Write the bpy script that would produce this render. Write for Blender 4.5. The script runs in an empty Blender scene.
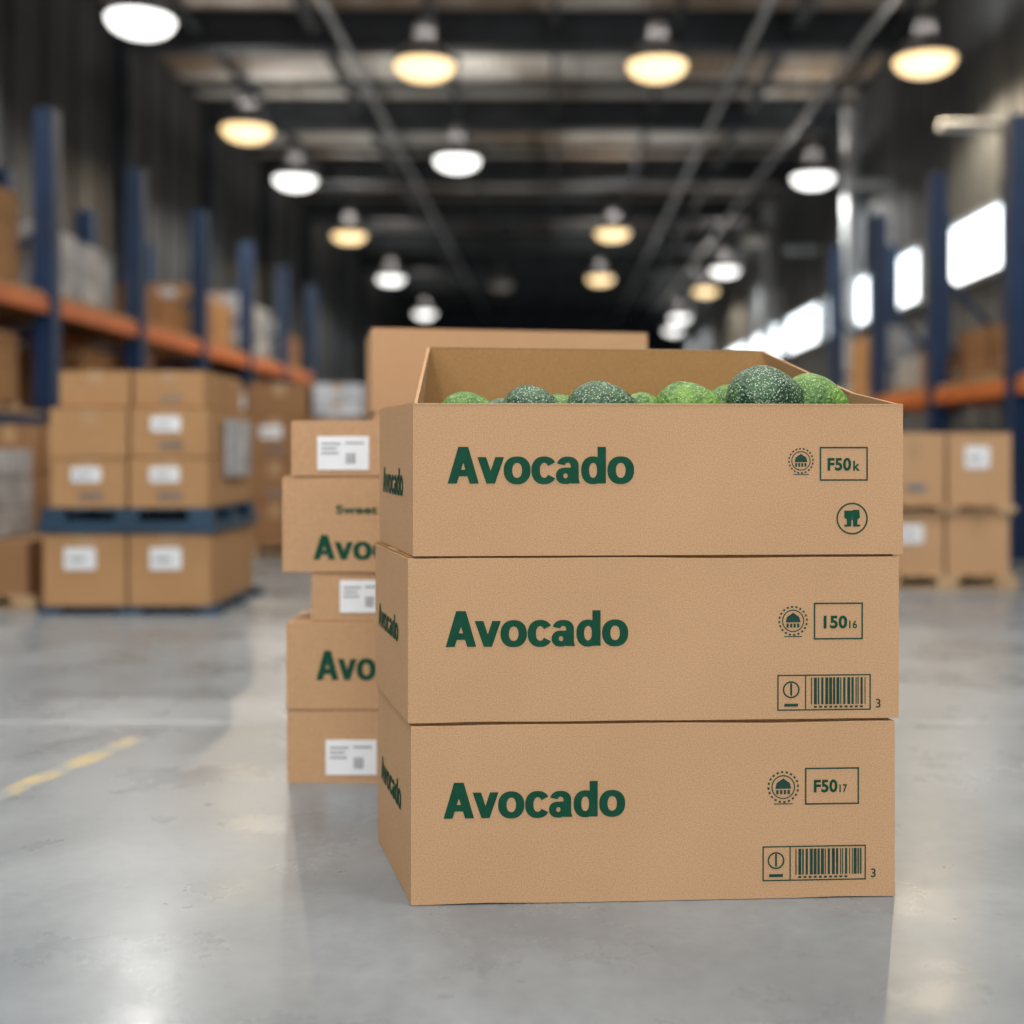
import bpy, math, random
from mathutils import Vector, Matrix
random.seed(7)
scene = bpy.context.scene
scene.view_settings.view_transform = 'Standard'
scene.view_settings.look = 'None'

# ------------------------------------------------------------ materials
def new_mat(name):
    m = bpy.data.materials.new(name); m.use_nodes = True
    nt = m.node_tree; b = nt.nodes['Principled BSDF']
    return m, nt, b

def noisy(name, c1, c2, scale=5.0, rough=0.6, metal=0.0, bump=0.0, bscale=None, detail=6, spec=0.5, lo=0.35, hi=0.65):
    m, nt, b = new_mat(name)
    tc = nt.nodes.new('ShaderNodeTexCoord')
    n = nt.nodes.new('ShaderNodeTexNoise'); n.inputs['Scale'].default_value = scale; n.inputs['Detail'].default_value = detail
    r = nt.nodes.new('ShaderNodeValToRGB')
    r.color_ramp.elements[0].position = lo; r.color_ramp.elements[1].position = hi
    r.color_ramp.elements[0].color = (*c1, 1); r.color_ramp.elements[1].color = (*c2, 1)
    nt.links.new(tc.outputs['Object'], n.inputs['Vector'])
    nt.links.new(n.outputs['Fac'], r.inputs['Fac'])
    nt.links.new(r.outputs['Color'], b.inputs['Base Color'])
    b.inputs['Roughness'].default_value = rough; b.inputs['Metallic'].default_value = metal
    b.inputs['Specular IOR Level'].default_value = spec
    if bump:
        n2 = nt.nodes.new('ShaderNodeTexNoise'); n2.inputs['Scale'].default_value = bscale or scale*4; n2.inputs['Detail'].default_value = 4
        bp = nt.nodes.new('ShaderNodeBump'); bp.inputs['Strength'].default_value = bump; bp.inputs['Distance'].default_value = 0.002
        nt.links.new(tc.outputs['Object'], n2.inputs['Vector'])
        nt.links.new(n2.outputs['Fac'], bp.inputs['Height'])
        nt.links.new(bp.outputs['Normal'], b.inputs['Normal'])
    return m

def kraft(name, col, k=1.0):
    """kraft board: fine fibre speckle over broad tone drift"""
    m, nt, b = new_mat(name)
    L = nt.links
    tc = nt.nodes.new('ShaderNodeTexCoord')
    n1 = nt.nodes.new('ShaderNodeTexNoise'); n1.inputs['Scale'].default_value = 560*k; n1.inputs['Detail'].default_value = 2
    n2 = nt.nodes.new('ShaderNodeTexNoise'); n2.inputs['Scale'].default_value = 5; n2.inputs['Detail'].default_value = 4
    L.new(tc.outputs['Object'], n1.inputs['Vector']); L.new(tc.outputs['Object'], n2.inputs['Vector'])
    r1 = nt.nodes.new('ShaderNodeValToRGB')
    r1.color_ramp.elements[0].position = .3; r1.color_ramp.elements[1].position = .7
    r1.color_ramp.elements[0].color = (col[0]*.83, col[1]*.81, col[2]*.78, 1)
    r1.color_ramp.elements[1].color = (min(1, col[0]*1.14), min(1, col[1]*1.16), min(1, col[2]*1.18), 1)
    r2 = nt.nodes.new('ShaderNodeValToRGB')
    r2.color_ramp.elements[0].position = .3; r2.color_ramp.elements[1].position = .7
    r2.color_ramp.elements[0].color = (.93, .92, .90, 1); r2.color_ramp.elements[1].color = (1, 1, 1, 1)
    L.new(n1.outputs['Fac'], r1.inputs['Fac']); L.new(n2.outputs['Fac'], r2.inputs['Fac'])
    mx = nt.nodes.new('ShaderNodeMix'); mx.data_type = 'RGBA'; mx.blend_type = 'MULTIPLY'; mx.inputs['Factor'].default_value = 1
    L.new(r1.outputs['Color'], mx.inputs['A']); L.new(r2.outputs['Color'], mx.inputs['B'])
    L.new(mx.outputs['Result'], b.inputs['Base Color'])
    b.inputs['Roughness'].default_value = .82; b.inputs['Specular IOR Level'].default_value = .25
    bp = nt.nodes.new('ShaderNodeBump'); bp.inputs['Strength'].default_value = .15; bp.inputs['Distance'].default_value = .0006
    L.new(n1.outputs['Fac'], bp.inputs['Height']); L.new(bp.outputs['Normal'], b.inputs['Normal'])
    return m

def emis(name, col, s, base=(.9, .9, .9)):
    m, nt, b = new_mat(name)
    b.inputs['Base Color'].default_value = (*base, 1)
    b.inputs['Emission Color'].default_value = (*col, 1)
    b.inputs['Emission Strength'].default_value = s
    return m

KRAFT = kraft('kraft_board', (.500, .297, .158))
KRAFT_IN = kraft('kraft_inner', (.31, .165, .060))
KRAFT_EDGE = kraft('kraft_cut_edge', (.46, .29, .16))
KRAFT_B = kraft('kraft_board_b', (.44, .245, .112), .3)
KRAFT_C = kraft('kraft_board_c', (.30, .155, .07), .3)
TAPE = noisy('packing_tape', (.38, .22, .10), (.45, .27, .13), 8, .35)
INK = noisy('green_ink', (.001, .048, .023), (.003, .060, .030), 60, .7, spec=.2)
INK2 = noisy('dark_ink', (.006, .042, .026), (.015, .055, .036), 60, .7, spec=.2)
LABEL = noisy('label_paper', (.70, .70, .70), (.80, .80, .80), 6, .5)
WRAP = noisy('stretch_wrap', (.32, .33, .34), (.60, .61, .62), 7, .25)
GREY = noisy('label_print', (.12, .12, .13), (.2, .2, .2), 9, .6)
WOOD = noisy('pallet_wood', (.36, .22, .11), (.52, .35, .19), 9, .8, bump=.3)
BLUE = noisy('rack_blue_paint', (.002, .020, .065), (.004, .030, .095), 3, .45)
TEAL = noisy('pallet_blue_plastic', (.006, .028, .055), (.01, .045, .085), 4, .5)
ORANGE = noisy('beam_orange_paint', (.55, .13, .018), (.70, .19, .03), 4, .45)
STEEL = noisy('galvanised_steel', (.30, .32, .34), (.5, .52, .54), 6, .4, .6)
DARKST = noisy('dark_roof_steel', (.013, .017, .022), (.030, .036, .045), 3, .6)
PIPE = noisy('painted_pipe', (.40, .43, .45), (.55, .57, .59), 4, .45)
SHADE = noisy('lamp_shade_metal', (.08, .08, .085), (.16, .16, .165), 6, .4, .3)
COOL = emis('lamp_lens_cool', (1, .99, .95), 2.8)
WARM = emis('lamp_lens_warm', (1.0, .70, .33), 2.1)
DEAD = noisy('lamp_lens_off', (.45, .42, .36), (.55, .5, .45), 5, .3)
GLASS = emis('daylight_glazing', (.86, .95, 1), 3.6)

def floor_mat():
    m, nt, b = new_mat('polished_concrete'); L = nt.links; N = nt.nodes
    tc = N.new('ShaderNodeTexCoord')
    def noise(s, d=6, rg=.55):
        n = N.new('ShaderNodeTexNoise'); n.inputs['Scale'].default_value = s; n.inputs['Detail'].default_value = d; n.inputs['Roughness'].default_value = rg
        L.new(tc.outputs['Object'], n.inputs['Vector']); return n
    a = noise(1.5, 8, .62); f = noise(45, 5, .6); g = noise(4.0, 8, .62)
    r = N.new('ShaderNodeValToRGB'); r.color_ramp.elements[0].position = .32; r.color_ramp.elements[1].position = .68
    r.color_ramp.elements[0].color = (.185, .203, .215, 1); r.color_ramp.elements[1].color = (.305, .325, .337, 1)
    L.new(a.outputs['Fac'], r.inputs['Fac'])
    r2 = N.new('ShaderNodeValToRGB'); r2.color_ramp.elements[0].position = .3; r2.color_ramp.elements[1].position = .7
    r2.color_ramp.elements[0].color = (.80, .81, .82, 1); r2.color_ramp.elements[1].color = (1.10, 1.10, 1.09, 1)
    L.new(g.outputs['Fac'], r2.inputs['Fac'])
    r3 = N.new('ShaderNodeValToRGB'); r3.color_ramp.elements[0].position = .2; r3.color_ramp.elements[1].position = .6
    r3.color_ramp.elements[0].color = (.86, .86, .86, 1); r3.color_ramp.elements[1].color = (1, 1, 1, 1)
    L.new(f.outputs['Fac'], r3.inputs['Fac'])
    m1 = N.new('ShaderNodeMix'); m1.data_type = 'RGBA'; m1.blend_type = 'MULTIPLY'; m1.inputs['Factor'].default_value = 1
    m2 = N.new('ShaderNodeMix'); m2.data_type = 'RGBA'; m2.blend_type = 'MULTIPLY'; m2.inputs['Factor'].default_value = 1
    L.new(r.outputs['Color'], m1.inputs['A']); L.new(r2.outputs['Color'], m1.inputs['B'])
    L.new(m1.outputs['Result'], m2.inputs['A']); L.new(r3.outputs['Color'], m2.inputs['B'])
    # sparse dark scuffs
    s = noise(23, 4, .6); rs = N.new('ShaderNodeValToRGB'); rs.color_ramp.elements[0].position = .20; rs.color_ramp.elements[1].position = .36
    rs.color_ramp.elements[0].color = (.6, .6, .6, 1); rs.color_ramp.elements[1].color = (1, 1, 1, 1); L.new(s.outputs['Fac'], rs.inputs['Fac'])
    m3 = N.new('ShaderNodeMix'); m3.data_type = 'RGBA'; m3.blend_type = 'MULTIPLY'; m3.inputs['Factor'].default_value = 1
    L.new(m2.outputs['Result'], m3.inputs['A']); L.new(rs.outputs['Color'], m3.inputs['B'])
    L.new(m3.outputs['Result'], b.inputs['Base Color'])
    mr = N.new('ShaderNodeMapRange'); mr.inputs['From Min'].default_value = .3; mr.inputs['From Max'].default_value = .7
    mr.inputs['To Min'].default_value = .22; mr.inputs['To Max'].default_value = .38
    L.new(g.outputs['Fac'], mr.inputs['Value']); L.new(mr.outputs['Result'], b.inputs['Roughness'])
    bp = N.new('ShaderNodeBump'); bp.inputs['Strength'].default_value = .07; bp.inputs['Distance'].default_value = .002
    L.new(f.outputs['Fac'], bp.inputs['Height']); L.new(bp.outputs['Normal'], b.inputs['Normal'])
    return m
FLOOR = floor_mat()

def worn_paint():
    m, nt, b = new_mat('worn_yellow_paint'); L = nt.links; N = nt.nodes
    tc = N.new('ShaderNodeTexCoord'); n = N.new('ShaderNodeTexNoise'); n.inputs['Scale'].default_value = 16; n.inputs['Detail'].default_value = 8
    L.new(tc.outputs['Object'], n.inputs['Vector'])
    r = N.new('ShaderNodeValToRGB'); r.color_ramp.elements[0].position = .42; r.color_ramp.elements[1].position = .62
    r.color_ramp.elements[0].color = (.26, .27, .26, 1); r.color_ramp.elements[1].color = (.50, .39, .18, 1)
    L.new(n.outputs['Fac'], r.inputs['Fac']); L.new(r.outputs['Color'], b.inputs['Base Color']); b.inputs['Roughness'].default_value = .45
    return m
YEL = worn_paint()
JOINT = noisy('joint_filler', (.29, .305, .31), (.38, .39, .395), 12, .4)
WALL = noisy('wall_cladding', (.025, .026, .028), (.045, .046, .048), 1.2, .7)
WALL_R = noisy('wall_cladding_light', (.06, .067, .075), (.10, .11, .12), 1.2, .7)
FARW = noisy('far_wall_paint', (.012, .018, .03), (.024, .033, .05), 1, .8)

def roof_mat():
    m, nt, b = new_mat('roof_deck'); L = nt.links; N = nt.nodes
    tc = N.new('ShaderNodeTexCoord'); mp = N.new('ShaderNodeMapping'); mp.inputs['Scale'].default_value = (.55, .36, 1)
    L.new(tc.outputs['Object'], mp.inputs['Vector'])
    n = N.new('ShaderNodeTexNoise'); n.inputs['Scale'].default_value = 1.6; n.inputs['Detail'].default_value = 5
    L.new(mp.outputs['Vector'], n.inputs['Vector'])
    r = N.new('ShaderNodeValToRGB'); e = r.color_ramp.elements
    e[0].position = .38; e[0].color = (.29, .215, .15, 1); e[1].position = .60; e[1].color = (.68, .67, .64, 1)
    L.new(n.outputs['Fac'], r.inputs['Fac']); L.new(r.outputs['Color'], b.inputs['Base Color'])
    w = N.new('ShaderNodeTexWave'); w.inputs['Scale'].default_value = 3.0
    L.new(tc.outputs['Object'], w.inputs['Vector'])
    bp = N.new('ShaderNodeBump'); bp.inputs['Strength'].default_value = .6; bp.inputs['Distance'].default_value = .03
    L.new(w.outputs['Fac'], bp.inputs['Height']); L.new(bp.outputs['Normal'], b.inputs['Normal'])
    b.inputs['Roughness'].default_value = .7
    return m
ROOF = roof_mat()

def avo_mat(name, dark, light, speck, amount):
    m, nt, b = new_mat(name); L = nt.links; N = nt.nodes
    tc = N.new('ShaderNodeTexCoord')
    n = N.new('ShaderNodeTexNoise'); n.inputs['Scale'].default_value = 34; n.inputs['Detail'].default_value = 5
    v = N.new('ShaderNodeTexVoronoi'); v.inputs['Scale'].default_value = 330; v.inputs['Randomness'].default_value = 1
    L.new(tc.outputs['Object'], n.inputs['Vector']); L.new(tc.outputs['Object'], v.inputs['Vector'])
    r = N.new('ShaderNodeValToRGB'); r.color_ramp.elements[0].position = .38; r.color_ramp.elements[1].position = .62
    r.color_ramp.elements[0].color = (*dark, 1); r.color_ramp.elements[1].color = (*light, 1)
    L.new(n.outputs['Fac'], r.inputs['Fac'])
    s = N.new('ShaderNodeValToRGB'); s.color_ramp.elements[0].position = amount-.12; s.color_ramp.elements[1].position = amount+.05
    s.color_ramp.elements[0].color = (1, 1, 1, 1); s.color_ramp.elements[1].color = (0, 0, 0, 1)
    L.new(v.outputs['Distance'], s.inputs['Fac'])
    mx = N.new('ShaderNodeMix'); mx.data_type = 'RGBA'
    L.new(s.outputs['Color'], mx.inputs['Factor']); L.new(r.outputs['Color'], mx.inputs['A']); mx.inputs['B'].default_value = (*speck, 1)
    L.new(mx.outputs['Result'], b.inputs['Base Color'])
    b.inputs['Roughness'].default_value = .42
    v2 = N.new('ShaderNodeTexVoronoi'); v2.inputs['Scale'].default_value = 230; v2.feature = 'SMOOTH_F1'; L.new(tc.outputs['Object'], v2.inputs['Vector'])
    bp = N.new('ShaderNodeBump'); bp.inputs['Strength'].default_value = .9; bp.inputs['Distance'].default_value = .0025; bp.invert = True
    L.new(v2.outputs['Distance'], bp.inputs['Height']); L.new(bp.outputs['Normal'], b.inputs['Normal'])
    return m
AVO_D = avo_mat('avocado_skin_dark', (.012, .046, .018), (.042, .105, .038), (.42, .50, .36), .32)
AVO_G = avo_mat('avocado_skin_green', (.045, .130, .014), (.145, .28, .035), (.42, .55, .20), .26)
STEM = noisy('avocado_stem', (.12, .07, .03), (.2, .12, .05), 40, .8)

# ------------------------------------------------------------ mesh builder
class MB:
    def __init__(s): s.v = []; s.f = []; s.m = []; s.mats = []; s.smooth = []
    def mi(s, mat):
        if mat not in s.mats: s.mats.append(mat)
        return s.mats.index(mat)
    def add(s, vs, fs, mat, smooth=False):
        o = len(s.v); i = s.mi(mat); s.v += [tuple(p) for p in vs]
        for f in fs: s.f.append([o+k for k in f]); s.m.append(i); s.smooth.append(smooth)
    def hexa(s, b4, t4, mat):
        s.add(list(b4)+list(t4), [(3, 2, 1, 0), (4, 5, 6, 7), (0, 1, 5, 4), (1, 2, 6, 5), (2, 3, 7, 6), (3, 0, 4, 7)], mat)
    def box(s, x0, x1, y0, y1, z0, z1, mat):
        s.hexa([(x0, y0, z0), (x1, y0, z0), (x1, y1, z0), (x0, y1, z0)], [(x0, y0, z1), (x1, y0, z1), (x1, y1, z1), (x0, y1, z1)], mat)
    def bar(s, p, q, w, mat, h=None):
        p = Vector(p); q = Vector(q); d = (q-p).normalized(); up = Vector((0, 0, 1))
        if abs(d.z) > .95: up = Vector((0, 1, 0))
        a = d.cross(up).normalized()*w/2; c = a.cross(d).normalized()*(h or w)/2
        s.hexa([p-a-c, p+a-c, p+a+c, p-a+c], [q-a-c, q+a-c, q+a+c, q-a+c], mat)
    def cyl(s, p, q, r, mat, n=14):
        p = Vector(p); q = Vector(q); d = (q-p).normalized(); up = Vector((0, 0, 1)) if abs(d.z) < .95 else Vector((0, 1, 0))
        a = d.cross(up).normalized(); c = d.cross(a)
        vs = [P+a*math.cos(t)*r+c*math.sin(t)*r for P in (p, q) for t in [2*math.pi*i/n for i in range(n)]]
        fs = [(i, (i+1) % n, n+(i+1) % n, n+i) for i in range(n)]
        s.add(vs, fs, mat, True); s.add(vs, [tuple(range(n))[::-1], tuple(range(n, 2*n))], mat)
    def lathe(s, c, prof, mat, n=28):
        vs = []; fs = []
        for r, z in prof:
            for i in range(n):
                t = 2*math.pi*i/n; vs.append((c[0]+r*math.cos(t), c[1]+r*math.sin(t), c[2]+z))
        for k in range(len(prof)-1):
            for i in range(n):
                fs.append((k*n+i, k*n+(i+1) % n, (k+1)*n+(i+1) % n, (k+1)*n+i))
        s.add(vs, fs, mat, True)
    def slab(s, pts, off, mat):
        """flat polygon pts extruded by vector off"""
        n = len(pts); off = Vector(off); a = [Vector(p) for p in pts]; b = [p+off for p in a]
        s.add(a+b, [tuple(range(n))[::-1], tuple(range(n, 2*n))]+[(i, (i+1) % n, n+(i+1) % n, n+i) for i in range(n)], mat)
    def build(s, name, parent=None, bevel=0, loc=None, rotz=0):
        me = bpy.data.meshes.new(name); me.from_pydata(s.v, [], s.f)
        for m in s.mats: me.materials.append(m)
        for i, p in enumerate(me.polygons): p.material_index = s.m[i]; p.use_smooth = s.smooth[i]
        me.update()
        ob = bpy.data.objects.new(name, me); scene.collection.objects.link(ob)
        if loc: ob.location = loc
        ob.rotation_euler[2] = rotz
        if parent: ob.parent = parent
        if bevel:
            md = ob.modifiers.new('bevel', 'BEVEL'); md.width = bevel; md.segments = 2; md.limit_method = 'ANGLE'; md.use_clamp_overlap = True
        return ob

def empty(name, loc, rotz=0):
    e = bpy.data.objects.new(name, None); scene.collection.objects.link(e); e.location = loc; e.rotation_euler[2] = rotz
    e.empty_display_size = .05; return e

# ------------------------------------------------------------ text
def text_polys(body, bold=0.02):
    cu = bpy.data.curves.new('t', 'FONT'); cu.body = body; cu.size = 1; cu.offset = bold; cu.resolution_u = 6; cu.space_character = 1.0+bold*1.2
    ob = bpy.data.objects.new('t', cu); scene.collection.objects.link(ob)
    dg = bpy.context.evaluated_depsgraph_get(); me = bpy.data.meshes.new_from_object(ob.evaluated_get(dg))
    vs = [v.co.copy() for v in me.vertices]; fs = [tuple(p.vertices) for p in me.polygons]
    bpy.data.objects.remove(ob); bpy.data.curves.remove(cu); bpy.data.meshes.remove(me)
    return vs, fs

def grotesque_avocado():
    """bold grotesque lettering for the word, cap height 100; z = ink layer so overlaps never coincide"""
    V = []; F = []
    def P(pts, z=0): o = len(V); V.extend(Vector((x, y, z)) for x, y in pts); F.append(tuple(range(o, o+len(pts))))
    def arc(cx, cy, R1, R2, r1, r2, a0=0, a1=360, n=44, z=0):
        for i in range(n):
            a = math.radians(a0+(a1-a0)*i/n); b = math.radians(a0+(a1-a0)*(i+1)/n)
            sq = lambda t, rx, ry: (cx+rx*math.copysign(abs(math.cos(t))**.90, math.cos(t)), cy+ry*math.copysign(abs(math.sin(t))**.90, math.sin(t)))
            P([sq(a, r1, r2), sq(a, R1, R2), sq(b, R1, R2), sq(b, r1, r2)], z)
    A, B, C, D = .00006, .00012, .00018, .00024
    x = 0
    P([(0, 0), (24, 0), (54, 100), (28, 100)]); P([(58, 0), (82, 0), (54, 100), (28, 100)], A); P([(19, 20), (63, 20), (57, 38), (25, 38)], B); x = 78
    P([(x, 72), (x+23, 72), (x+46, 0), (x+24, 0)]); P([(x+70, 72), (x+47, 72), (x+24, 0), (x+46, 0)], A); x += 69
    arc(x+35.5, 36, 35.5, 38, 12.8, 20.5); x += 73
    arc(x+34, 36, 34, 38, 11.5, 20.5, 33, 327); x += 65
    arc(x+31, 47, 29, 26.5, 8, 10, 0, 166, 24); P([(x+39, 0), (x+60, 0), (x+60, 48), (x+39, 48)], A)
    arc(x+25, 21, 25.5, 22.5, 5.8, 7, z=B); P([(x+25, 43.2), (x+42, 44), (x+42, 29), (x+25, 27.8)], C); P([(x+27, 14), (x+42, 16), (x+42, 6), (x+33, 0)], C); P([(x+57, 0), (x+63, 0), (x+60, 12)], D); x += 67
    arc(x+31, 36, 31.5, 38, 10.5, 20.5); P([(x+43, 0), (x+65, 0), (x+65, 100), (x+43, 100)], A); x += 69
    arc(x+35.5, 36, 35.5, 38, 12.8, 20.5)
    return V, F
AVT = grotesque_avocado()
def put_text(mb, body, u0, u1, v0, v1, fn, mat, bold=.02, nrm=(0, -1, 0)):
    vs, fs = AVT if body == 'Avocado' else text_polys(body, bold)
    x0 = min(v.x for v in vs); x1 = max(v.x for v in vs); y0 = min(v.y for v in vs); y1 = max(v.y for v in vs)
    nrm = Vector(nrm)
    mb.add([Vector(fn(u0+(v.x-x0)/(x1-x0)*(u1-u0), v0+(v.y-y0)/(y1-y0)*(v1-v0)))+nrm*v.z for v in vs], fs, mat)
def quad(mb, u0, u1, v0, v1, fn, mat): mb.add([fn(u0, v0), fn(u1, v0), fn(u1, v1), fn(u0, v1)], [(0, 1, 2, 3)], mat)
def frame(mb, u0, u1, v0, v1, t, fn, mat):
    quad(mb, u0, u1, v0, v0+t, fn, mat); quad(mb, u0, u1, v1-t, v1, fn, mat); quad(mb, u0, u0+t, v0+t, v1-t, fn, mat); quad(mb, u1-t, u1, v0+t, v1-t, fn, mat)
def ring(mb, cu, cv, r0, r1, fn, mat, n=36, a0=0, a1=2*math.pi, step=1):
    for i in range(0, n, step):
        a = a0+(a1-a0)*i/n; b = a0+(a1-a0)*(i+1)/n
        mb.add([fn(cu+r0*math.cos(a), cv+r0*math.sin(a)), fn(cu+r1*math.cos(a), cv+r1*math.sin(a)), fn(cu+r1*math.cos(b), cv+r1*math.sin(b)), fn(cu+r0*math.cos(b), cv+r0*math.sin(b))], [(0, 1, 2, 3)], mat)
def poly(mb, pts, fn, mat): mb.add([fn(*p) for p in pts], [tuple(range(len(pts)))], mat)

# ------------------------------------------------------------ hero cartons
ROT = math.radians(2.96); SK = (-.064, .2506); U = .00124

def printing(parent, W, H, left, prints, du=3):
    mb = MB(); fn = lambda u, v: ((u-1)*U, -.0006, v*U); gn = lambda u, v: ((u+du-1)*U, -.0006, v*U)
    for p in prints:
        k = p[0]
        if k == 'text': put_text(mb, p[1], p[2], p[3], p[4], p[5], fn if p[1] == 'Avocado' else gn, INK, p[6])
        elif k == 'frame': frame(mb, p[1], p[2], p[3], p[4], 1.5, gn, INK2)
        elif k == 'stamp':
            _, cu, cv, r = p
            ring(mb, cu, cv, r*.88, r, gn, INK2, 40, step=2)
            ring(mb, cu, cv, r*.68, r*.75, gn, INK2, 30)
            poly(mb, [(cu-r*.5, cv-r*.1), (cu+r*.5, cv-r*.1), (cu+r*.42, cv+r*.25), (cu, cv+r*.55), (cu-r*.42, cv+r*.25)], gn, INK2)
            for j in range(4): quad(mb, cu-r*.45+j*r*.24, cu-r*.3+j*r*.24, cv-r*.45, cv-r*.18, gn, INK2)
            quad(mb, cu-r*.6, cu+r*.6, cv-r*1.08, cv-r*1.02, gn, INK2)
        elif k == 'badge':
            _, cu, cv, r = p
            ring(mb, cu, cv, r*.9, r, gn, INK, 44)
            poly(mb, [(cu-r*.5, cv+r*.5), (cu-r*.5, cv+.05*r), (cu-r*.34, cv-.05*r), (cu-r*.34, cv-r*.5), (cu-r*.06, cv-r*.5), (cu-r*.03, cv+r*.5)], gn, INK)
            poly(mb, [(cu+r*.03, cv+r*.55), (cu+r*.06, cv-.5*r), (cu+r*.34, cv-.5*r), (cu+r*.34, cv-r*.05), (cu+r*.5, cv+r*.05), (cu+r*.45, cv+r*.55)], gn, INK)
            quad(mb, cu-r*.03, cu+r*.03, cv-r*.1, cv+r*.5, gn, INK)
            quad(mb, cu-r*.5, cu-r*.34, cv-r*.5, cv-r*.38, gn, INK); quad(mb, cu+r*.34, cu+r*.5, cv-r*.5, cv-r*.38, gn, INK)
        elif k == 'barcode':
            _, u0, u1, v0, v1 = p
            frame(mb, u0, u1, v0, v1, 1.3, gn, INK2)
            c = u0+(v1-v0)*.78; quad(mb, c, c+1.2, v0+1.3, v1-1.3, gn, INK2)
            cu = (u0+c)/2; cv = (v0+v1)/2
            ring(mb, cu, cv+3, 7, 8.6, gn, INK2, 24); quad(mb, cu-1, cu+1, cv-3, cv+9.5, gn, INK2)
            quad(mb, cu-7, cu+7, v0+4, v0+7, gn, INK2)
            x = c+6; rr = random.Random(3)
            while x < u1-5:
                w = rr.choice([.9, 1.1, 1.6, 2.3, 3.0]); quad(mb, x, x+w, v0+6, v1-3, gn, INK2); x += w+rr.choice([.9, 1.2, 1.9])
            for j in range(10): quad(mb, c+9+j*5.2, c+12+j*5.2, v0+2.6, v0+4.6, gn, INK2)
            put_text(mb, '3', u1+5, u1+10, v0+2, v0+11, gn, INK2, .01)
    n = Vector((-.969, -.247, 0))*.0007
    sf = lambda a, v: (SK[0]*(1-a)+n.x, SK[1]*(1-a)+n.y, v*U)
    put_text(mb, 'Avocado', .13, .74, left[0], left[1], sf, INK, .03, (-.969, -.247, 0))
    mb.build('printing', parent)

def carton_body(mb, W, H, seed):
    """closed carton with sheared footprint, slightly wavy folded edges, flaps and tape"""
    rr = random.Random(seed); N = 26
    ph = [rr.uniform(0, 6.28) for _ in range(4)]
    def wob(t, i): return (math.sin(t*7+ph[i])+.6*math.sin(t*17+ph[(i+1) % 4]))*.0009*min(1, t*8, (1-t)*8)
    vs = []
    for k in range(N+1):
        t = k/N; x = W*t
        vs += [(x, 0, .0006+max(0, wob(t, 0))), (x, 0, H-.0025+wob(t, 1)*.8), (x+SK[0], SK[1], H-.004), (x+SK[0], SK[1], 0)]
    fs = []
    for k in range(N):
        a = 4*k; b = a+4
        for j in range(4): fs.append((a+j, b+j, b+(j+1) % 4, a+(j+1) % 4)[::-1])
    fs += [(0, 1, 2, 3)[::-1], (4*N+3, 4*N+2, 4*N+1, 4*N)[::-1]]
    mb.add(vs, fs, KRAFT)
    for a, b in ((.04, .495), (.505, .996)):
        q = [(SK[0]*a+.002, SK[1]*a), (W+SK[0]*a-.002, SK[1]*a), (W+SK[0]*b-.002, SK[1]*b), (SK[0]*b+.002, SK[1]*b)]
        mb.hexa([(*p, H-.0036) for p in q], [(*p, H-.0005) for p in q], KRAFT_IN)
    q = [(SK[0]*a+o, SK[1]*a) for a, o in ((.4, 0), (.4, W), (.6, W), (.6, 0))]
    mb.hexa([(*p, H-.0008) for p in q], [(*p, H-.0001) for p in q], TAPE)

# bottom carton
e = empty('avocado_carton', (-.176, 1.467, 0), ROT); mb = MB(); W, H = .601, .222
carton_body(mb, W, H, 1); mb.build('board', e, .0015)
printing(e, W, H, (78, 106), [('text', 'Avocado', 33, 213, 85, 121, .035),
    ('stamp', 369, 112, 16), ('frame', 391, 446, 94, 131), ('text', 'F50', 400, 424, 106, 119, .035), ('text', '17', 426, 434, 106, 114, .02),
    ('barcode', 348, 453, 18, 53)])
# middle carton
e = empty('avocado_carton', (-.1797, 1.467, .2225), ROT); mb = MB(); W, H = .610, .2045
carton_body(mb, W, H, 2); mb.build('board', e, .0015)
printing(e, W, H, (72, 98), [('text', 'Avocado', 38, 219, 75, 111, .035),
    ('stamp', 382, 99, 15), ('frame', 403, 453, 80, 117), ('text', '150', 413, 437, 91, 104, .035), ('text', '16', 439, 447, 91, 99, .02),
    ('barcode', 366, 461, 9, 45)])
# top, open carton
e = empty('avocado_carton', (-.1736, 1.467, .4275), ROT); mb = MB(); W, H = .609, .1875; t = .005
P = lambda x, a: (x+SK[0]*a, SK[1]*a)
def wall(p0, p1, p2, p3, z0, z1, mat=KRAFT): mb.hexa([(*p, z0) for p in (p0, p1, p2, p3)], [(*p, z1) for p in (p0, p1, p2, p3)], mat)
wall(P(0, 0), P(W, 0), P(W, .022), P(0, .022), 0, H)
wall(P(0, .978), P(W, .978), P(W, 1), P(0, 1), 0, H, KRAFT)
wall(P(0, .022), P(t, .022), P(t, .978), P(0, .978), 0, H)
wall(P(W-t, .022), P(W, .022), P(W, .978), P(W-t, .978), 0, H)
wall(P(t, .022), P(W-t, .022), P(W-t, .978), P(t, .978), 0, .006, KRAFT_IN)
wall(P(0.0003, -.0015), P(W-.0003, -.0015), P(W, .0), P(0, .0), H-.0025, H-.0002, KRAFT_EDGE)
# raised rear flap, leaning back
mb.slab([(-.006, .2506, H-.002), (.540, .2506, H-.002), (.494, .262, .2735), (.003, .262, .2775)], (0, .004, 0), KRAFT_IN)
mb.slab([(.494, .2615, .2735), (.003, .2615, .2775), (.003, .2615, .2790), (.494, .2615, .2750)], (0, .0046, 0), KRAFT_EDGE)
# gussets tying the rear flap to the side walls
mb.slab([(.001, .001, H-.001), (-.006, .25, H-.002), (.003, .262, .2775)], (.004, 0, 0), KRAFT)
mb.slab([(W-.001, .001, H-.001), (W-.033, .095, H+.018), (.494, .262, .2735), (.540, .25, H-.002)], (-.004, 0, 0), KRAFT)
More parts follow.
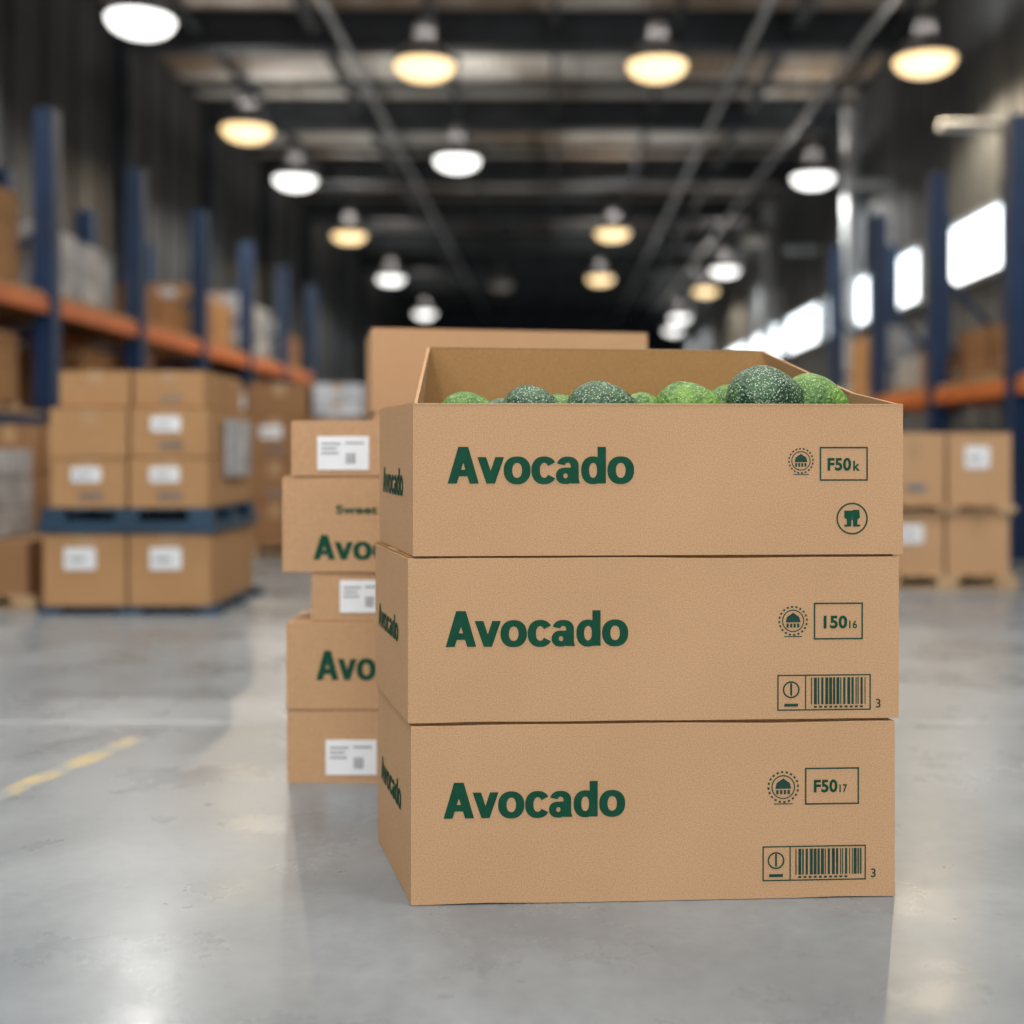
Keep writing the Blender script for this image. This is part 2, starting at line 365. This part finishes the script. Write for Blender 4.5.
# side flap folded flat onto the left rim
mb.slab([(.002, .002, H), (-.064+.002, .2506, H), (-.004, .2506, H)], (0, 0, .0018), KRAFT)
mb.build('board', e, .0012)
printing(e, W, H, (57, 86), [('text', 'Avocado', 35, 220, 71, 108, .035),
    ('stamp', 385, 94, 13), ('frame', 404, 453, 74, 108), ('text', 'F50', 412, 436, 84, 97, .035), ('text', 'k', 438, 445, 84, 94, .03),
    ('badge', 437, 36, 16)])

# avocados, one pile
mb = MB()
def avocado(c, rx, rz, mat, yaw=0, tilt=0):
    n, m = 26, 18; R = Matrix.Rotation(yaw, 3, 'Z') @ Matrix.Rotation(tilt, 3, 'Y'); vs = []; fs = []
    for i in range(m+1):
        th = math.pi*i/m; x = -math.cos(th); prof = math.sin(th)*(1-.18*x-.08*x*x)
        for j in range(n):
            a = 2*math.pi*j/n; wv = 1+.008*math.sin(5*a+3*x)+.006*math.sin(11*a-7*x)
            vs.append(Vector(c)+R @ Vector((x*rx, prof*rz*math.cos(a)*wv, prof*rz*math.sin(a)*wv)))
    for i in range(m):
        for j in range(n): fs.append((i*n+j, i*n+(j+1) % n, (i+1)*n+(j+1) % n, (i+1)*n+j))
    mb.add(vs, fs, mat, True)
    tip = Vector(c)+R @ Vector((rx*.985, 0, 0)); mb.cyl(tip, tip+R @ Vector((.004, 0, 0)), .004, STEM, 8)
for X, Y, top, rx, rz, mt, yaw, tl in [
    (-.112, 1.575, .6330, .040, .028, AVO_G, .2, .1), (-.030, 1.575, .6420, .040, .032, AVO_D, -.2, .05),
    (.063, 1.565, .6465, .049, .036, AVO_D, .15, .06), (.121, 1.625, .6350, .035, .030, AVO_G, .6, 0),
    (.172, 1.560, .6465, .044, .035, AVO_G, -.25, -.08), (.232, 1.600, .6440, .036, .033, AVO_G, .9, 0),
    (.2745, 1.555, .6655, .053, .042, AVO_D, .1, .12), (.340, 1.575, .6565, .046, .038, AVO_G, -.3, .16),
    (-.070, 1.650, .6280, .038, .030, AVO_D, .5, 0), (.010, 1.655, .6340, .04, .032, AVO_G, -.4, 0),
    (.200, 1.680, .6330, .04, .032, AVO_D, .3, 0), (.285, 1.650, .6400, .04, .034, AVO_G, .3, 0)]:
    avocado((X, Y, top-rz), rx, rz, mt, yaw, tl)
for r in range(3):
    for c in range(7):
        avocado((-.135+c*.079-.018*r, 1.512+.004*c+r*.078, .578-.002*r), .037, .030, random.choice([AVO_D, AVO_G]), random.uniform(-.4, .4), 0)
        avocado((-.135+c*.079-.018*r, 1.512+.004*c+r*.078, .516), .038, .031, AVO_D, random.uniform(-.4, .4), 0)
        avocado((-.135+c*.079-.018*r, 1.512+.004*c+r*.078, .4655), .038, .030, AVO_D, random.uniform(-.4, .4), 0)
mb.build('avocado_pile')

# ------------------------------------------------------------ loose cartons behind
def label(mb, x0, x1, y, z0, z1):
    mb.box(x0, x1, y-.0016, y, z0, z1, LABEL)
    w = x1-x0; h = z1-z0
    for i, (a, b, c) in enumerate([(.08, .45, .80), (.08, .38, .66), (.08, .42, .52), (.55, .9, .82)]):
        mb.box(x0+w*a, x0+w*b, y-.0022, y-.0016, z0+h*(c-.04), z0+h*c, GREY)
    for j in range(4): mb.box(x0+w*(.56+.05*j), x0+w*(.585+.05*j), y-.0022, y-.0016, z0+h*.18, z0+h*.5, GREY)

def plain_carton(name, x0, x1, y0, y1, z0, z1, mat=KRAFT, rot=0, lab=None, text=None):
    e = empty(name, ((x0+x1)/2, (y0+y1)/2, z0), rot); w = (x1-x0)/2; d = (y1-y0)/2; h = z1-z0
    mb = MB(); mb.box(-w, w, -d, d, 0, h-.003, mat)
    mb.box(-w+.002, w-.002, -d+.002, -.002, h-.003, h-.0005, mat); mb.box(-w+.002, w-.002, .002, d-.002, h-.003, h-.0005, mat)
    mb.box(-w, w, -.022, .022, h-.001, h-.0001, TAPE)
    mb.box(-w-.0006, -w+.001, -.022, .022, h*.72, h-.001, TAPE); mb.box(w-.001, w+.0006, -.022, .022, h*.72, h-.001, TAPE)
    mb.build('board', e, .003)
    if lab: m2 = MB(); label(m2, lab[0]-w, lab[1]-w, -d, lab[2], lab[3]); m2.build('shipping_label', e)
    if text:
        m2 = MB(); fn = lambda u, v: (u-w, -d-.0006, v)
        for tx in text: put_text(m2, tx[0], tx[1], tx[2], tx[3], tx[4], fn, INK, tx[5])
        m2.build('printing', e)
    return e
plain_carton('cardboard_box', -.448, -.08, 2.006, 2.25, 0, .123, lab=(.065, .150, .014, .072))
plain_carton('cardboard_box', -.450, -.07, 2.006, 2.25, .1235, .270, text=[('Avocado', .050, .275, .048, .098, .04)], rot=.01)
plain_carton('cardboard_box', -.408, -.09, 2.010, 2.24, .2705, .352, lab=(.048, .125, .014, .068))
plain_carton('cardboard_box', -.455, -.06, 2.006, 2.25, .3525, .513, text=[('Avocado', .052, .275, .020, .062, .04), ('Sweet', .09, .160, .097, .112, .03)], rot=-.012)
plain_carton('cardboard_box', -.441, -.10, 2.006, 2.24, .5135, .606, lab=(.044, .130, .010, .066))
for i, (o, z0, z1) in enumerate([(.0, 0, .21), (-.008, .2105, .42), (.004, .4205, .630), (0, .6305, .796)]):
    plain_carton('cardboard_box', -.390+o, .169+o, 2.40, 2.66, z0, z1, rot=.2)

# ------------------------------------------------------------ pallets and stacks
def pallet(mb, x0, x1, y0, y1, z, mat, h=.06):
    n = 6; w = (x1-x0)
    for i in range(3):
        yy = y0+(y1-y0-.06)*i/2; mb.box(x0, x1, yy, yy+.06, z+h*.8, z+h*.82, mat)
        for j in range(3):
            xx = x0+(w-.08)*j/2; mb.box(xx, xx+.08, yy, yy+.06, z+h*.18, z+h*.8, mat)
        mb.box(x0, x1, yy, yy+.06, z, z+h*.18, mat)
    for i in range(n):
        xx = x0+(w*1.0)*i/n; mb.box(xx, xx+w/n*.82, y0, y1, z+h*.82, z+h, mat)
    return z+h
def cartons(mb, x0, x1, y0, y1, z0, z1, nx, ny, nz, mat, lab=.4, rnd=None):
    rnd = rnd or random
    dx = (x1-x0)/nx; dy = (y1-y0)/ny; dz = (z1-z0)/nz
    for i in range(nx):
        for j in range(ny):
            for q in range(nz):
                g = rnd.uniform(.002, .010); zz = z0+dz*q
                a, b = x0+dx*i+g, x0+dx*(i+1)-g; c, d = y0+dy*j+g, y0+dy*(j+1)-g
                top = zz+dz-.005
                mb.box(a, b, c, d, zz, top, mat)
                mb.box((a+b)/2-.03*dx/.3, (a+b)/2+.03*dx/.3, c-.001, c+.002, top-dz*.35, top+.001, TAPE)
                if j == 0 and rnd.random() < lab:
                    mb.box(a+dx*.25, a+dx*.62, c-.004, c, zz+dz*.50, zz+dz*.80, LABEL)
                    mb.box(a+dx*.30, a+dx*.50, c-.005, c-.004, zz+dz*.62, zz+dz*.66, GREY)
                if j == 0 and rnd.random() < .5:
                    mb.box(a+dx*.35, a+dx*.65, c-.003, c, zz+dz*.18, zz+dz*.28, GREY)

# left: two-tier pallet stack on blue pallets
mb = MB()
z = pallet(mb, -1.73, -1.12, 4.02, 4.62, 0, TEAL, .03)
cartons(mb, -1.72, -1.15, 4.02, 4.60, z, .275, 2, 2, 1, KRAFT_B, 1)
z = .275; mb.box(-1.73, -1.14, 4.01, 4.60, z, z+.03, TEAL); z = pallet(mb, -1.72, -1.15, 4.02, 4.60, z+.03, TEAL, .055)
cartons(mb, -1.70, -1.16, 4.02, 4.58, z, .70, 2, 2, 2, KRAFT_B, .7)
cartons(mb, -1.68, -1.18, 4.05, 4.55, .70, .825, 2, 2, 1, KRAFT_B, 0)
mb.box(-1.155, -1.14, 4.2, 4.5, z+.1, .66, WRAP)
mb.build('pallet_of_cartons', None, .004)
mb = MB()
z = pallet(mb, -2.42, -1.80, 4.15, 4.60, 0, WOOD, .05)
cartons(mb, -2.42, -1.82, 4.15, 4.58, z, .24, 2, 2, 1, KRAFT_C, 0)
cartons(mb, -2.42, -1.98, 4.17, 4.56, .24, .56, 2, 2, 3, WRAP, 0)
mb.build('pallet_of_wrapped_goods', None, .012)
mb = MB(); z = pallet(mb, -2.42, -1.86, 5.0, 5.6, 0, WOOD, .05); cartons(mb, -2.41, -1.88, 5.0, 5.6, z, .66, 2, 2, 3, KRAFT_C, .3)
mb.build('pallet_of_cartons', None, .006)
mb = MB(); z = pallet(mb, -1.62, -.98, 6.2, 6.85, 0, WOOD, .06)
cartons(mb, -1.60, -1.0, 6.2, 6.8, z, .72, 2, 2, 3, KRAFT_C, .4); cartons(mb, -1.58, -1.28, 6.22, 6.75, .72, .90, 1, 2, 1, KRAFT_C, 0)
cartons(mb, -1.26, -1.0, 6.22, 6.75, .72, .90, 1, 2, 2, WRAP, 0); mb.build('pallet_of_cartons', None, .006)
mb = MB(); z = pallet(mb, -2.1, -1.5, 7.4, 8.0, 0, WOOD, .06); cartons(mb, -2.1, -1.5, 7.4, 8.0, z, .95, 2, 2, 3, KRAFT_C, .3); mb.build('pallet_of_cartons', None, .006)
mb = MB(); z = pallet(mb, -1.35, -.6, 9.4, 10.1, 0, WOOD, .06); cartons(mb, -1.35, -.6, 9.4, 10.1, z, 1.0, 2, 2, 4, KRAFT_C, .2); mb.build('pallet_of_cartons', None, .006)
# right two-tier wooden pallet stack
mb = MB()
z = pallet(mb, 1.28, 1.82, 4.73, 5.35, 0, WOOD, .062)
cartons(mb, 1.29, 1.80, 4.74, 5.33, z, .305, 2, 2, 1, KRAFT, .4)
z = pallet(mb, 1.28, 1.82, 4.73, 5.35, .305, WOOD, .03)
cartons(mb, 1.29, 1.81, 4.74, 5.33, z, .625, 2, 2, 1, KRAFT, .6)
mb.build('pallet_of_cartons', None, .006)
mb = MB(); z = pallet(mb, 1.5, 2.1, 7.6, 8.2, 0, WOOD, .06); cartons(mb, 1.5, 2.1, 7.6, 8.2, z, .72, 2, 2, 2, KRAFT_C, .2); mb.build('pallet_of_cartons', None, .006)
mb = MB(); z = pallet(mb, 1.3, 2.1, 10.5, 11.2, 0, WOOD, .06); cartons(mb, 1.3, 2.1, 10.5, 11.2, z, 1.15, 2, 2, 3, KRAFT_C, .2); mb.build('pallet_of_cartons', None, .006)
mb = MB(); z = pallet(mb, .4, 1.2, 13.5, 14.2, 0, WOOD, .06); cartons(mb, .4, 1.2, 13.5, 14.2, z, 1.1, 2, 2, 3, KRAFT_C, .2); mb.build('pallet_of_cartons', None, .006)

# ------------------------------------------------------------ racking
def rack(name, xf, xb, ys, levels, top, seed, stock):
    mb = MB()
    for y in ys:
        for x in (xf, xb):
            mb.box(x-.05, x+.05, y-.045, y+.045, 0, top, BLUE); mb.box(x-.075, x+.075, y-.07, y+.07, 0, .01, BLUE)
        z = .15; s = 0
        while z+.5 < top-.3:
            mb.bar((xf, y, z if s else z+.5), (xb, y, z+.5 if s else z), .03, BLUE); mb.bar((xf, y, z), (xb, y, z), .03, BLUE); z += .5; s = 1-s
    for z, mat in levels:
        for y0, y1 in zip(ys[:-1], ys[1:]):
            for x in (xf, xb): mb.box(x-.03, x+.03, y0+.045, y1-.045, z-.10, z-.02, mat)
            n = 9; d = (y1-y0-.1)/n
            for i in range(n): mb.box(min(xf, xb)-.02, max(xf, xb)+.02, y0+.05+i*d, y0+.05+i*d+d*.8, z-.02, z, WOOD)
    mb.build(name)
    rr = random.Random(seed); sg = 1 if xb > xf else -1
    lv = [0]+[l[0] for l in levels]
    for li, z in enumerate(lv):
        for bi, (y0, y1) in enumerate(zip(ys[:-1], ys[1:])):
            st = stock.get((li, bi), ())
            if st is None: continue
            lo, hi = sorted((xf+sg*.08, xb-sg*.08))
            for half in (0, 1):
                ya = y0+.1+half*(y1-y0-.14)/2; yb = ya+(y1-y0-.22)/2-.02
                if rr.random() < .12 and not st: continue
                mb = MB(); zz = pallet(mb, lo, hi, ya, yb, z+.001, WOOD, .05)
                h = st[0] if st else rr.uniform(.28, .46); h *= rr.uniform(.9, 1.08)
                mt = rr.choice([KRAFT_B, KRAFT_C, KRAFT_C, WRAP])
                if st: mt = st[1+half]
                cartons(mb, lo+.01, hi-.01, ya, yb, zz, zz+h, 2, 1, rr.choice([2, 3]), mt, .3, rr)
                mb.build('shelf_pallet_load', None, .006)
YS = [4.72, 6.0, 7.28, 8.58, 9.88, 11.2, 12.5]
rack('pallet_rack', -2.54, -3.35, YS, [(.74, BLUE), (1.33, ORANGE)], 2.25, 5,
     {(2, 0): (.40, KRAFT_C, KRAFT_B), (2, 1): (.33, WRAP, WRAP), (2, 2): (.2, KRAFT_C, KRAFT_C), (2, 3): (.36, KRAFT_B, KRAFT_B), (1, 0): (.34, KRAFT_C, KRAFT_B)})
rack('pallet_rack', 2.315, 2.77, YS[:5], [(.93, ORANGE)], 2.22, 11, {(1, 0): (.25, KRAFT_C, KRAFT_C), (1, 1): (.25, KRAFT_C, KRAFT_C), (1, 2): (.2, KRAFT_C, WRAP), (0, 0): (.5, KRAFT_C, KRAFT_C)})

# ------------------------------------------------------------ building shell
Y0, Y1 = -3.6, 34.0; XL, XR = -4.1, 3.43; ZR = 4.62
mb = MB(); mb.box(XL-.2, XR+.2, Y0-4, Y1+.2, -.1, 0, FLOOR); mb.build('floor')
mb = MB(); mb.box(XL-.2, XR+.2, Y0, Y1+.2, ZR, ZR+.1, ROOF); mb.build('ceiling')
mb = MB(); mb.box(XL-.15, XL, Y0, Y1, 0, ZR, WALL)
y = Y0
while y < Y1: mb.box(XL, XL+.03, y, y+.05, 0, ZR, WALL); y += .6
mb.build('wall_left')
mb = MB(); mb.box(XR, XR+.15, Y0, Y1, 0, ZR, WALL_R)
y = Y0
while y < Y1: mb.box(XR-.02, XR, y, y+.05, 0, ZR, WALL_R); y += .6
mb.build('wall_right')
mb = MB(); mb.box(XL, XR, Y1, Y1+.15, 0, ZR, FARW)
for i in range(12): mb.box(-1.5, 1.5, Y1-.05, Y1, .2*i, .2*i+.18, FARW)
mb.build('wall_back')
for i, (a, b) in enumerate([(6.2, 7.8), (8.95, 10.5), (11.15, 12.6), (12.95, 14.9), (15.4, 17.5), (18.1, 20.4), (21.2, 23.6), (24.4, 27)]):
    mb = MB(); z0, z1 = 1.94, 2.42; x = XR-.03
    mb.box(x, x+.02, a, b, z0, z1, GLASS)
    for (ya, yb, za, zb) in [(a-.04, b+.04, z0-.04, z0), (a-.04, b+.04, z1, z1+.04), (a-.04, a, z0, z1), (b, b+.04, z0, z1)]: mb.box(x-.03, x+.02, ya, yb, za, zb, STEEL)
    mb.build('window_%d' % (i+1))
mb = MB()
yb = [5.6+2.8*i for i in range(10)]
for y in yb:
    mb.box(XL, XR, y-.11, y+.11, 4.26, 4.30, DARKST); mb.box(XL, XR, y-.03, y+.03, 4.30, 4.58, DARKST); mb.box(XL, XR, y-.11, y+.11, 4.58, ZR, DARKST)
    mb.box(XL, XL+.16, y-.1, y+.1, 0, 4.3, DARKST)
for x in (-3.3, -2.2, -1.1, 0, 1.1, 2.2, 3.1):
    w = .05 if abs(abs(x)-2.2) < .01 else .022
    mb.box(x-w, x+w, 2, Y1-.1, 4.38, 4.46, DARKST)
for i in range(18):
    y = 4.2+i*1.4+.7; mb.box(XL, XR, y-.03, y+.03, 4.53, ZR, DARKST)
mb.build('roof_trusses')
mb = MB()
for x, z in ((1.75, 4.2), (2.55, 3.95), (-1.9, 4.2)): mb.cyl((x, 3, z), (x, Y1-.2, z), .028, STEEL)
mb.build('roof_conduits')
mb = MB()
for y in (13.2, 18.3): mb.cyl((3.25, y, 0), (3.25, y, 4.3), .085, PIPE, 20); mb.cyl((3.25, y, 0), (3.25, y, .03), .14, PIPE, 20)
for y, z in ((9.2, 3.03), (12.0, 3.2), (15.4, 3.1)): mb.cyl((2.95, y, z), (XR-.03, y, z), .04, PIPE)
mb.build('service_pipes')

# ------------------------------------------------------------ high-bay lamps and added fill lamps
def lamp(x, y, kind, power=150):
    zl = 3.56; r = .23; e = empty('high_bay_or_fill_lamp', (x, y, zl)); mb = MB()
    mb.lathe((0, 0, 0), [(r+.012, -.005), (r+.012, .015), (r*.93, .06), (r*.72, .13), (r*.45, .175), (r*.36, .19), (.075, .20), (.07, .33), (.05, .345), (.001, .35)], SHADE)
    mb.cyl((0, 0, .34), (0, 0, ZR-zl-.02), .009, DARKST, 8)
    mb.lathe((0, 0, ZR-zl-.05), [(.05, 0), (.05, .045)], DARKST)
    mb.build('shade', e)
    mb = MB(); mat = {'c': COOL, 'w': WARM, 'o': DEAD, 'x': COOL}[kind]
    mb.lathe((0, 0, 0), [(r, 0), (r*.97, -.03), (r*.85, -.065), (r*.6, -.095), (r*.3, -.108), (.0005, -.112)], mat)
    mb.build('lens', e)
    if kind in 'cw':
        l = bpy.data.lights.new('lamp_or_fill_light', 'SPOT'); l.energy = power; l.spot_size = math.radians(165); l.spot_blend = .6; l.shadow_soft_size = .03
        l.color = (1, .97, .92) if kind == 'c' else (1, .80, .55)
        o = bpy.data.objects.new('bulb_or_fill_light', l); scene.collection.objects.link(o); o.location = (0, 0, -.15); o.parent = e
        l = bpy.data.lights.new('roof_fill_light', 'AREA'); l.shape = 'DISK'; l.size = .3; l.energy = 13 if y < 14 else 26; l.color = (1, .93, .84)  # upward fill added above each lit shade to brighten the roof deck
        o = bpy.data.objects.new('roof_fill_light', l); scene.collection.objects.link(o); o.location = (0, 0, .21); o.rotation_euler = (math.pi, 0, 0); o.parent = e
    if kind == 'x':  # added fill lamp, out of view
        l = bpy.data.lights.new('lamp_or_fill_light', 'AREA'); l.shape = 'DISK'; l.size = .5; l.energy = 30; l.color = (1, .98, .95)
        o = bpy.data.objects.new('bulb_or_fill_light', l); scene.collection.objects.link(o); o.location = (0, 0, -.13); o.parent = e
for y, kd in [(8.4, 'c'), (11.3, 'w'), (13.4, 'c'), (16.9, 'w'), (21.2, 'c'), (26.7, 'c')]: lamp(-2.9, y, kd)
for y, kd in [(9.4, 'w'), (12.5, 'c'), (22.1, 'o')]: lamp(-1.02, y, kd)
for y, kd in [(9.4, 'w'), (16.7, 'w'), (21.2, 'w')]: lamp(.80, y, kd)
for y, kd in [(9.28, 'w'), (13.3, 'c'), (17.1, 'o'), (20.2, 'c'), (22.8, 'w'), (27.5, 'c')]: lamp(2.86, y, kd)
lamp(3.0, 30.5, 'c')
for x in (-2.9, -1.02, .80, 2.86):  # unseen rows added over and behind the camera to light the carton fronts
    for y in (-1.6, 1.0, 3.6): lamp(x, y, 'x')

# ------------------------------------------------------------ floor markings
mb = MB()
d = Vector((.0905, .365)).normalized(); n2 = Vector((d.y, -d.x))*.024
A = Vector((-.897, 1.93))-d*1.6; B = Vector((-.805, 2.30))+d*.02
q = [A-n2, A+n2, B+n2, B-n2]
mb.hexa([(p.x, p.y, 0) for p in q], [(p.x, p.y, .0006) for p in q], YEL); mb.build('floor_line')
mb = MB()
mb.box(XL, XR, 2.44, 2.465, 0, .0005, JOINT); mb.box(XL, XR, 6.9, 6.94, 0, .0005, JOINT)
mb.build('floor_joint')

# ------------------------------------------------------------ world and camera
w = bpy.data.worlds.new('sky'); scene.world = w; w.use_nodes = True
bg = w.node_tree.nodes['Background']; bg.inputs['Color'].default_value = (.90, .95, 1, 1); bg.inputs['Strength'].default_value = 2.35
cam = bpy.data.cameras.new('camera'); co = bpy.data.objects.new('camera', cam); scene.collection.objects.link(co)
co.location = (0, 0, .56); co.rotation_euler = (math.pi/2, 0, 0)
cam.lens = 42.19; cam.sensor_width = 36; cam.shift_x = -.042; cam.shift_y = -.0625; cam.clip_end = 100
cam.dof.use_dof = True; cam.dof.focus_distance = 1.49; cam.dof.aperture_fstop = 1.8
scene.camera = co
